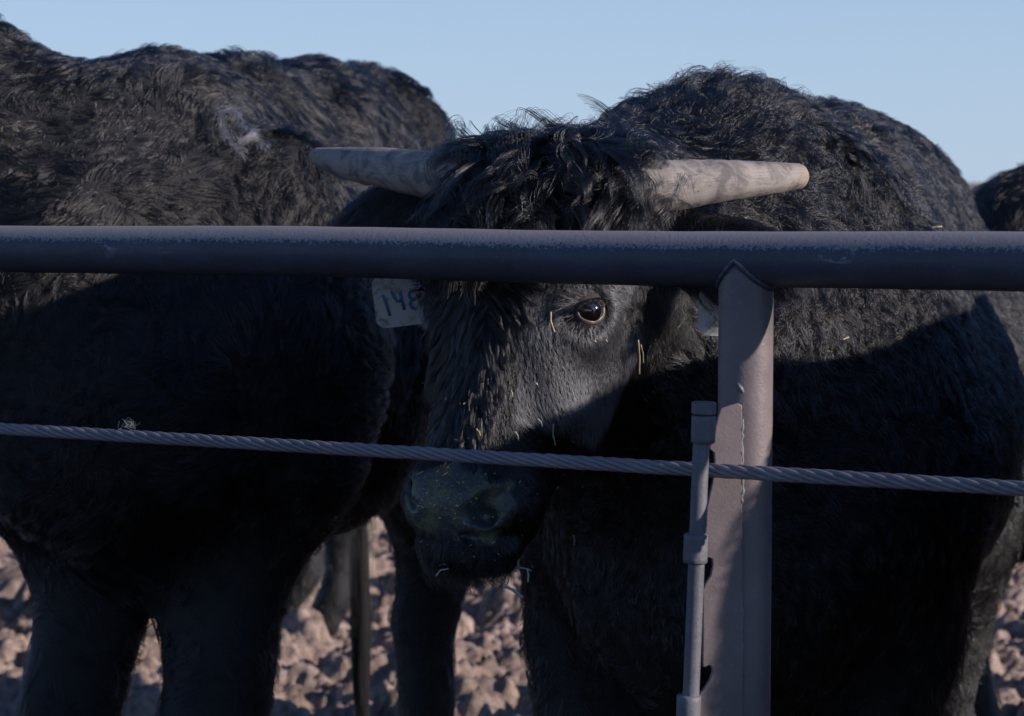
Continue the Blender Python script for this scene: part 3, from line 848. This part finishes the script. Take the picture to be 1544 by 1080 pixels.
# short face coat
P, N = sample(V1, Q1, 62000, w_short); q = hl(P, HM, HO)
D = np.stack([q[:, 0] * 3, .35 * (np.abs(q[:, 0]) > .05), -1 + 0 * q[:, 0]], 1) + .35 * vn(q, 51, 8)
for s in (-1, 1):
    r_ = q - np.array([s * .110, -.049, -.197]); dd = np.linalg.norm(r_, axis=1)[:, None]
    D = D + r_ / dd * 1.6 * np.exp(-(dd / .055) ** 2)
near_eye = np.exp(-(np.minimum(np.linalg.norm(q - np.array([.110, -.049, -.197]), axis=1), np.linalg.norm(q - np.array([-.110, -.049, -.197]), axis=1)) / .05) ** 2)
Lf = .0105 * (1 - .6 * near_eye) * (1 + .3 * wn(q, waves(9, 8))); Lf = np.where(q[:, 2] < -.40, .010, Lf) + .012 * np.clip((q[:, 1] - .02) / .06, 0, 1)
chin = (q[:, 2] < -.492); Lf = np.where(chin, .026, Lf)
S = strands(P, N, toW(D), Lf, lift=.45, k=6, curl=.03, cfreq=.6, clump=.30, nclump=6000, grav=.1, jit=.16, seed=4)
light = (np.abs(q[:, 0]) > .045) & (q[:, 2] > -.34) & (q[:, 0] > 0) & (q[:, 1] < .06)  # sun side of the face only: gets the fur tinted as sunlit
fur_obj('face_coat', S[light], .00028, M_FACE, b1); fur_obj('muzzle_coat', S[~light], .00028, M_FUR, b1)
P, N = sample(V1, Q1, 900, lambda P, N: (lambda q: isface(q) * (q[:, 2] < -.49) * (q[:, 2] > -.56) * facing(P, N, -.5))(hl(P, HM, HO)))
S = strands(P, N, toW(np.array([.25, -.1, -1]) + .5 * vn(P, 57, 20)), .042, lift=.5, k=7, curl=.10, clump=.5, nclump=90, grav=.3, jit=.3, seed=14)
fur_obj('chin_whiskers', S, .00024, M_FUR, b1)
# ears
P, N = sample(V1, Q1, 14000, w_ear); q = hl(P, HM, HO)
D = np.stack([np.sign(q[:, 0]) * .9, .1 + 0 * q[:, 0], -.5 + 0 * q[:, 0]], 1) + .3 * vn(q, 61, 8)
S = strands(P, N, toW(D), .030, lift=.5, k=7, curl=.08, clump=.6, nclump=700, grav=.4, jit=.2, seed=5)
fur_obj('ear_fringe', S, .00022, M_FUR, b1)
# neck, hump and body
P, N = sample(V1, Q1, 170000, w_body)
wd_ = np.exp(-((P - np.array([.27, 3.45, 1.42])) ** 2 / np.array([.40, .8, .28]) ** 2).sum(1))     # woolly crest
ax1 = np.array([.34, .94, 0])
D = ax1 * .55 + np.array([0, 0, -.75]) + .85 * vn(P, 71, 3.2) * (.35 + wd_)[:, None] + .35 * vn(P, 75, 11)
L_ = .026 + .022 * wd_ + .006 * wn(P, waves(12, 4))
S = strands(P, N, D, L_, lift=.55 + .4 * wd_, k=8, curl=.16 + .14 * wd_, cfreq=1.1, clump=.72 + .14 * wd_, nclump=9500, grav=.15, jit=.2, seed=6)
du = (rng.random(len(P)) < .15 + .32 * wn(P, waves(14, 3))) & (P[:, 1] > 3.3)
fur_obj('coat', S[~du], .00040, M_FUR, b1); fur_obj('dusty_coat', S[du], .00040, M_FURD, b1)

# ear tags
def ear_tag(cx, cy, d, w, h, rot, yaw, digits, parent):
    o = at(cx, cy, d); c, s = math.cos(R(yaw)), math.sin(R(yaw)); cr, sr = math.cos(R(rot)), math.sin(R(rot))
    ex = np.array([c, s, 0]); ez = np.array([0, 0, 1.0]); ey = np.cross(ez, ex)
    fx, fz = ex * cr + ez * sr, ez * cr - ex * sr
    pts = []; rc = .012
    for (sx, sz, a0) in ((1, -1, -90), (1, 1, 0), (-1, 1, 90), (-1, -1, 180)):
        for k in range(7):
            a = R(a0 + 15 * k); pts.append((sx * (w / 2 - rc) + rc * math.cos(a), sz * (h / 2 - rc) + rc * math.sin(a)))
    # neck of the tag up to the button in the ear
    top = [i for i, p in enumerate(pts) if p[1] > h / 2 - 1e-4]
    out = []
    for i, p in enumerate(pts):
        out.append(p)
        if i == top[0]: out += [(.014, h / 2), (.010, h / 2 + .020)] + [(.010 * math.cos(R(a)), h / 2 + .022 + .010 * math.sin(R(a))) for a in range(20, 180, 20)] + [(-.010, h / 2 + .020), (-.014, h / 2)]
    m = len(out); curve = lambda x: 0.0
    Vf = [o + fx * x + fz * z + ey * curve(x) for x, z in out]; Vb = [v + ey * .0016 for v in Vf]
    F = [tuple(range(m)), tuple(range(2 * m - 1, m - 1, -1))] + [(i, i + m, (i + 1) % m + m, (i + 1) % m) for i in range(m)]
    t = mesh_obj('ear_tag', Vf + Vb, F, M_TAG, parent, False)
    if digits:
        parts = []
        for st in digits:
            PP = [o + fx * x * .001 + fz * z * .001 + ey * (curve(x * .001) - .0009) for x, z in st]
            if len(PP) < 3: PP = [PP[0], (PP[0] + PP[1]) / 2, PP[1]]
            # flat marker stroke: squash a tube against the tag
            Vt, Ft = tube(PP, .0022, 10)
            Vt = [v - ey * (((v - o) @ ey) - (curve((v - o) @ fx) - .0004)) * .93 for v in Vt]
            parts.append((Vt, Ft))
        V, F = join(*parts); mesh_obj('number', V, F, M_INK, t)
    return t
one = [(-25, 9), (-23, 4), (-21, -6), (-19, -18)]
four = [(-14, 13), (-10, 3), (-8, -1), (-2, -1)]; four2 = [(-3, 11), (-2, 0), (0, -13)]
eight = [(14 + 6 * math.sin(a) * (1 if a < 2 * math.pi else -1), 4.5 + 5.5 * math.cos(a) if a < 2 * math.pi else -6.5 + 5.5 * (1 - math.cos(a)) - 5.5) for a in np.linspace(0, 2 * math.pi - .01, 20)]
loop2 = [(14.5 + 6.5 * math.sin(a), -7 + 6 * math.cos(a)) for a in np.linspace(0, 2 * math.pi, 20)]
ear_tag(608, 452, 3.03, .074, .066, 7, 0, [one, four, four2, eight, loop2], b1)
ear_tag(1083, 469, 2.885, .048, .060, -3, 2, None, b1)

# ---- the bull on the left
b2 = bull_root('black_bull', (-.62, 4.0, 0), 'shaggy black bull on the left, seen from its shoulder, its head outside the picture')
M2 = rotm(-60, -8, 0); O2 = np.array([-1.70, 3.90, 2.00])
pr = bull_prims(np.array([-.61, 4.05, 0]), R(-103), 1.08, legs={'fl': (.12, -.075), 'fr': (.06, .10), 'hl': (.42, -.01), 'hr': (-.1, -.16)}, width=1.08, bris=.09, hump=-.13, rump=.01,
                neck=tuple(M2 @ np.array([0, .08, -.14]) + O2), nr=.235)
hp = head_prims(M2, O2, 1.0, False)
body2, V2, Q2 = mesh_from('body', pr + hp, ((-1.1, 3.5, 1.0), (.1, 4.2, 1.65)), .016, .024, b2, None, .010, 8)
for s in (-1, 1):
    eye(M2, O2, s, b2)
    base = M2 @ np.array([s * .11, .03, -.03]) + O2; tp = M2 @ np.array([s * .33, .03, .02]) + O2
    V, F = tube([base + (tp - base) * t for t in np.linspace(0, 1, 12)], .032 - .02 * np.linspace(0, 1, 12) ** 1.5, 20); mesh_obj('horn', V, F, M_HORN, b2)
def w_b2(P, N): return facing(P, N, -.4) * (P[:, 2] > .05) * np.where(P[:, 2] > .8, 1, .3) * np.where(P[:, 0] < -1.0, .3, 1)
P, N = sample(V2, Q2, 150000, w_b2)
D = np.array([.25, .6, -.55]) + 1.0 * vn(P, 81, 2.6) + .55 * vn(P, 85, 9)
S = strands(P, N, D, .030 + .008 * wn(P, waves(16, 3)), lift=.5 + .7 * (N[:, 2] > .75), k=7, curl=.13, cfreq=1.0, clump=.72, nclump=6500, grav=.15, jit=.14, seed=8)
du = (rng.random(len(P)) < .20 + .30 * wn(P, waves(18, 2.5)))
fur_obj('coat', S[~du], .00045, M_FUR, b2); fur_obj('dusty_coat', S[du], .00045, M_FURD, b2)
# a rubbed grey cowlick behind the shoulder
for k_, pl_ in enumerate([[(318, 182), (328, 215), (350, 242), (366, 256)], [(318, 182), (340, 181), (350, 202), (370, 219), (401, 246)], [(350, 236), (384, 224)]]):
    from mathutils.bvhtree import BVHTree as _B
    bv_ = _B.FromPolygons(V2.tolist(), Q2.tolist()); gg = np.random.default_rng(40 + k_); SS = []
    pp = np.array(pl_, float); sl_ = np.concatenate([[0], np.cumsum(np.linalg.norm(np.diff(pp, axis=0), axis=1))])
    def cow(s_):
        x_, y_ = np.interp(s_, sl_, pp[:, 0]), np.interp(s_, sl_, pp[:, 1])
        o_ = Vector((0, 0, CAM_H)); h_ = bv_.ray_cast(o_, (Vector(at(x_ , y_, 1.0)) - o_).normalized()); return np.array(h_[0]), np.array(h_[1])
    for _ in range(110):
        s0 = gg.uniform(0, sl_[-1] * .95); a_, n_ = cow(s0); b_, _n = cow(min(sl_[-1], s0 + gg.uniform(10, 26)))
        t_ = np.linspace(0, 1, 6)[:, None]; j_ = gg.normal(size=3) * .0035; e_ = gg.normal(size=3) * .005
        SS.append(a_ + j_ + (b_ - a_ + e_) * t_ + n_ * (.020 + .012 * np.sin(t_ * 2.6)))
    fur_obj('grey_cowlick', np.array(SS), .0005, M_FURG, b2)
# tail switch
def switch(top, bot, wd0, n, parent, seed, m=M_FUR):
    g = np.random.default_rng(seed); t = np.linspace(0, 1, 10)
    a = g.normal(size=(n, 3)) * np.array([wd0, wd0, 0]); b = g.normal(size=(n, 3)) * np.array([wd0, wd0, .05])
    S = (np.array(top) + a * .3)[:, None] * (1 - t)[None, :, None] + (np.array(bot) + b)[:, None] * t[None, :, None] + (a[:, None] * np.sin(np.pi * t)[None, :, None]) * 1.2
    fur_obj('tail_switch', S, .0004, m, parent)
# ---- others further back and beside
b3 = bull_root('black_bull', (2.17, 4.90, 0), 'blurred black bull far behind at the right edge of the picture')
pr = bull_prims(np.array([2.17, 4.90, 0]), R(-20), .945, neck=(2.75, 4.68, 1.05), tail=True)
M3 = rotm(90, -30, 0); O3 = np.array([2.95, 4.60, 1.05])
body3, V3, Q3 = mesh_from('body', pr + head_prims(M3, O3, .95, False), None, .02, .03, b3, None, .01, 5)
P, N = sample(V3, Q3, 16000, lambda P, N: facing(P, N, -.3) * (P[:, 0] < 2.3))
S = strands(P, N, np.array([-.5, 0, -.6]) + .7 * vn(P, 91, 3), .035, lift=.7, k=5, clump=.5, seed=9)
fur_obj('coat', S, .0007, M_FUR, b3)
b4 = bull_root('black_bull', (-1.75, 7.3, 0), 'distant black bull behind the left bull, only a muddy hind leg showing between legs')
pr = bull_prims(np.array([-1.80, 7.3, 0]), R(180), .95, legs={'hl': (-.02, 0), 'hr': (.12, 0)}, neck=(-2.3, 7.3, 1.0))
M4 = rotm(-90, -30, 0); O4 = np.array([-2.5, 7.3, 1.0])
body4, V4, Q4 = mesh_from('body', pr + head_prims(M4, O4, .95, False), None, .02, .03, b4, None, .01, 6)
P, N = sample(V4, Q4, 9000, lambda P, N: facing(P, N, -.3) * (P[:, 0] > -1.0))
S = strands(P, N, np.array([.2, 0, -.8]) + .6 * vn(P, 95, 3), .03, lift=.6, k=5, clump=.5, seed=10)
fur_obj('coat', S, .0007, M_FURD, b4)
b5 = bull_root('black_bull', (.99, 2.60, 0), 'black bull standing close by at the right, outside the picture, shading its neighbours')
pr = bull_prims(np.array([1.00, 2.66, 0]), R(-110), .90, hump=-.01, dz=.035, neck=(1.20, 2.36, .92), tail=False)
M5 = rotm(35, -35, 0); O5 = np.array([1.32, 2.32, .90])
body5, V5, Q5 = mesh_from('body', pr + head_prims(M5, O5, .95, False), None, .02, .022, b5, None, .01, 7)
P, N = sample(V5, Q5, 26000, lambda P, N: (P[:, 2] > .1) * 1.0)
S = strands(P, N, np.array([.25, .6, -.6]) + .7 * vn(P, 99, 3), .035, lift=.5, k=5, clump=.5, seed=11)
fur_obj('coat', S, .0006, M_FUR, b5)

switch((-.35, 5.45, 1.0), (-.335, 5.3, .12), .010, 160, b2, 3)
V, F = tube([(-.35, 5.45, 1.05), (-.35, 5.42, .85), (-.343, 5.38, .6), (-.338, 5.34, .38), (-.335, 5.31, .2), (-.335, 5.3, .12)], [.02, .016, .018, .024, .018, .005], 12); mesh_obj('tail', V, F, M_HIDE, b2)

# ------------------------------------------------------------------ hay caught in the coats
from mathutils.bvhtree import BVHTree
bvh1 = BVHTree.FromPolygons(V1.tolist(), Q1.tolist()); bvh2 = BVHTree.FromPolygons(V2.tolist(), Q2.tolist())
def on_skin(px, py, off=.010, bv=bvh1):
    o = Vector((0, 0, CAM_H)); d = Vector((at(px, py, 1.0) - np.array(o))).normalized()
    h = bv.ray_cast(o, d)
    return np.array(h[0] + h[1] * off) if h[0] is not None and (off < .02 or abs(h[1].dot(d)) > .45) else None
def straw(pts, w, m, label, off=.010, bv=bvh1, d=None):
    P = [on_skin(x, y, off, bv) for x, y in pts] if d is None else [at(x, y, d) for x, y in pts]
    dep = next(p[1] for p in P if p is not None) if any(p is not None for p in P) else 2.8
    P = [p if p is not None else at(x, y, dep) for p, (x, y) in zip(P, pts)]
    P = np.array(P)
    if len(P) == 2: P = np.array([P[0], (P[0] + P[1]) / 2 + np.array([.0012, -.001, .0006]), P[1]])
    k = np.linspace(0, len(P) - 1, 9); Pn = np.stack([np.interp(k, range(len(P)), P[:, i]) for i in range(3)], 1)
    V, F = tube(Pn, w * (1 + .15 * np.sin(np.arange(9) * 1.7)), 7)
    c = Pn.mean(0); V = [np.array(v) - c for v in V]
    o = mesh_obj('hay_stem', V, F, m); o.location = tuple(c)
    tag(o, label, 'hay stem', 'hay stems caught on the bull'); return o
straw([(833, 473), (831, 487), (835, 500)], .0011, M_STRAW, 'cream hay stem stuck upright between the whorl and the lit eye', .016)
straw([(720, 648), (725, 658)], .0009, M_STRAW, 'tiny cream hay stem on the nose bridge just above the rope', .012)
straw([(771, 650), (775, 663)], .0008, M_STRAWP, 'short pale hay stem above the rope, right of the cream one on the nose bridge', .012)
straw([(833, 632), (831, 645), (832, 661)], .0008, M_STRAWP, 'longer bluish hay stem standing in the shaded cheek above the rope', .014)
straw([(808, 628), (815, 638)], .0007, M_STRAWP, 'short slanting hay stem beside the longer bluish stem on the cheek', .012)
straw([(767, 589), (768, 599)], .0009, M_STRAW, 'cream hay speck high on the nose bridge in the sun', .014)
straw([(630, 717), (640, 712)], .0008, M_STRAW, 'yellow hay stem lying on top of the wet nose', .002)
straw([(631, 762), (641, 766)], .0008, M_STRAWP, 'pale hay stem on the front of the nose between the nostrils', .002)
straw([(830, 731), (834, 741)], .0008, M_STRAWP, 'small pale hay stem on the jaw below the rope', .010)
straw([(875, 800), (876, 816)], .0007, M_STRAWP, 'thin hay stem on the dark jaw far right of the nostril', .012)
straw([(657, 869), (664, 860), (676, 858)], .0009, M_STRAWP, 'bent pale hay stem hanging under the left of the chin', .012, d=2.76)
straw([(759, 883), (774, 890), (788, 901)], .0019, M_STRAWP, 'thick pale hay stem sticking out below the chin', .014, d=2.76)
straw([(763, 884), (767, 872)], .0008, M_STRAWP, 'thin hay stem rising from the thick stem below the chin', .014, d=2.76)
straw([(795, 857), (796, 878)], .0011, M_STRAWP, 'upright hay stem of the crossed pair beside the chin', .014, d=2.76)
straw([(784, 856), (802, 861)], .0007, M_STRAW, 'level yellow hay stem of the crossed pair beside the chin', .015, d=2.76)
straw([(948, 505), (951, 530), (950, 556)], .0010, M_STRAW, 'long straw coloured stem down the back edge of the cheek', .016)
straw([(953, 512), (956, 538)], .0008, M_STRAW, 'short straw coloured stem just behind the long one on the cheek', .016)
straw([(1243, 512), (1252, 509)], .0012, M_STRAW, 'cream hay stem on the neck just right of the fence post', .030)
straw([(1404, 344), (1420, 342)], .0014, M_STRAW, 'flat cream hay stem on the shoulder just above the rail', .036)
# crumbs: more than one could count
V = []; F = []; g = np.random.default_rng(12)
def crumb(c, s):
    a = g.normal(size=(3, 3)) * s; n0 = len(V)
    a[0] *= 2.2
    for q in (a[0], a[1], -a[0], -a[1], a[2] * .3): V.append(tuple(c + q * .5))
    F.extend([(n0, n0 + 1, n0 + 2, n0 + 3), (n0, n0 + 1, n0 + 4), (n0 + 1, n0 + 2, n0 + 4), (n0 + 2, n0 + 3, n0 + 4), (n0 + 3, n0, n0 + 4)])
def scatter(n, cx, cy, sx, sy, s, off, bv=bvh1):
    for _ in range(n):
        p = on_skin(cx + g.normal() * sx, cy + g.normal() * sy, off, bv)
        if p is not None: crumb(p, s * g.uniform(.5, 1.3))
scatter(160, 670, 732, 32, 18, .0011, .001); scatter(60, 690, 790, 45, 40, .0010, .003); scatter(70, 800, 760, 60, 60, .0010, .009)
scatter(40, 730, 850, 50, 12, .0013, .012); scatter(26, 740, 610, 50, 30, .0012, .016); scatter(26, 1300, 260, 110, 70, .0020, .026)
scatter(16, 400, 170, 150, 60, .0022, .026, bvh2); scatter(14, 880, 505, 20, 10, .0009, .008)
o = mesh_obj('hay_crumbs', V, F, M_STRAW, None, False); tag(o, kind='stuff')
# tuft of hair snagged on the rope
tp = at(196, 650, 2.97); g = np.random.default_rng(2); n = 22; t = np.linspace(0, 1, 7)
b_ = tp + g.normal(size=(n, 3)) * np.array([.006, .002, .0012]) + np.array([0, 0, .006]); e_ = g.normal(size=(n, 3)) * np.array([.006, .004, .003]) + np.array([0.001, -.001, .005])
S = b_[:, None] + e_[:, None] * t[None, :, None] + (g.normal(size=(n, 3)) * .004)[:, None] * np.sin(t * math.pi)[None, :, None]
tf = fur_obj('hair_tuft', S, .00025, hair_mat('tan_hair', (.45, .36, .30), .4, .5), None)
tag(tf, 'small pale tuft of hair snagged on the wire rope at the left', 'hair tuft')
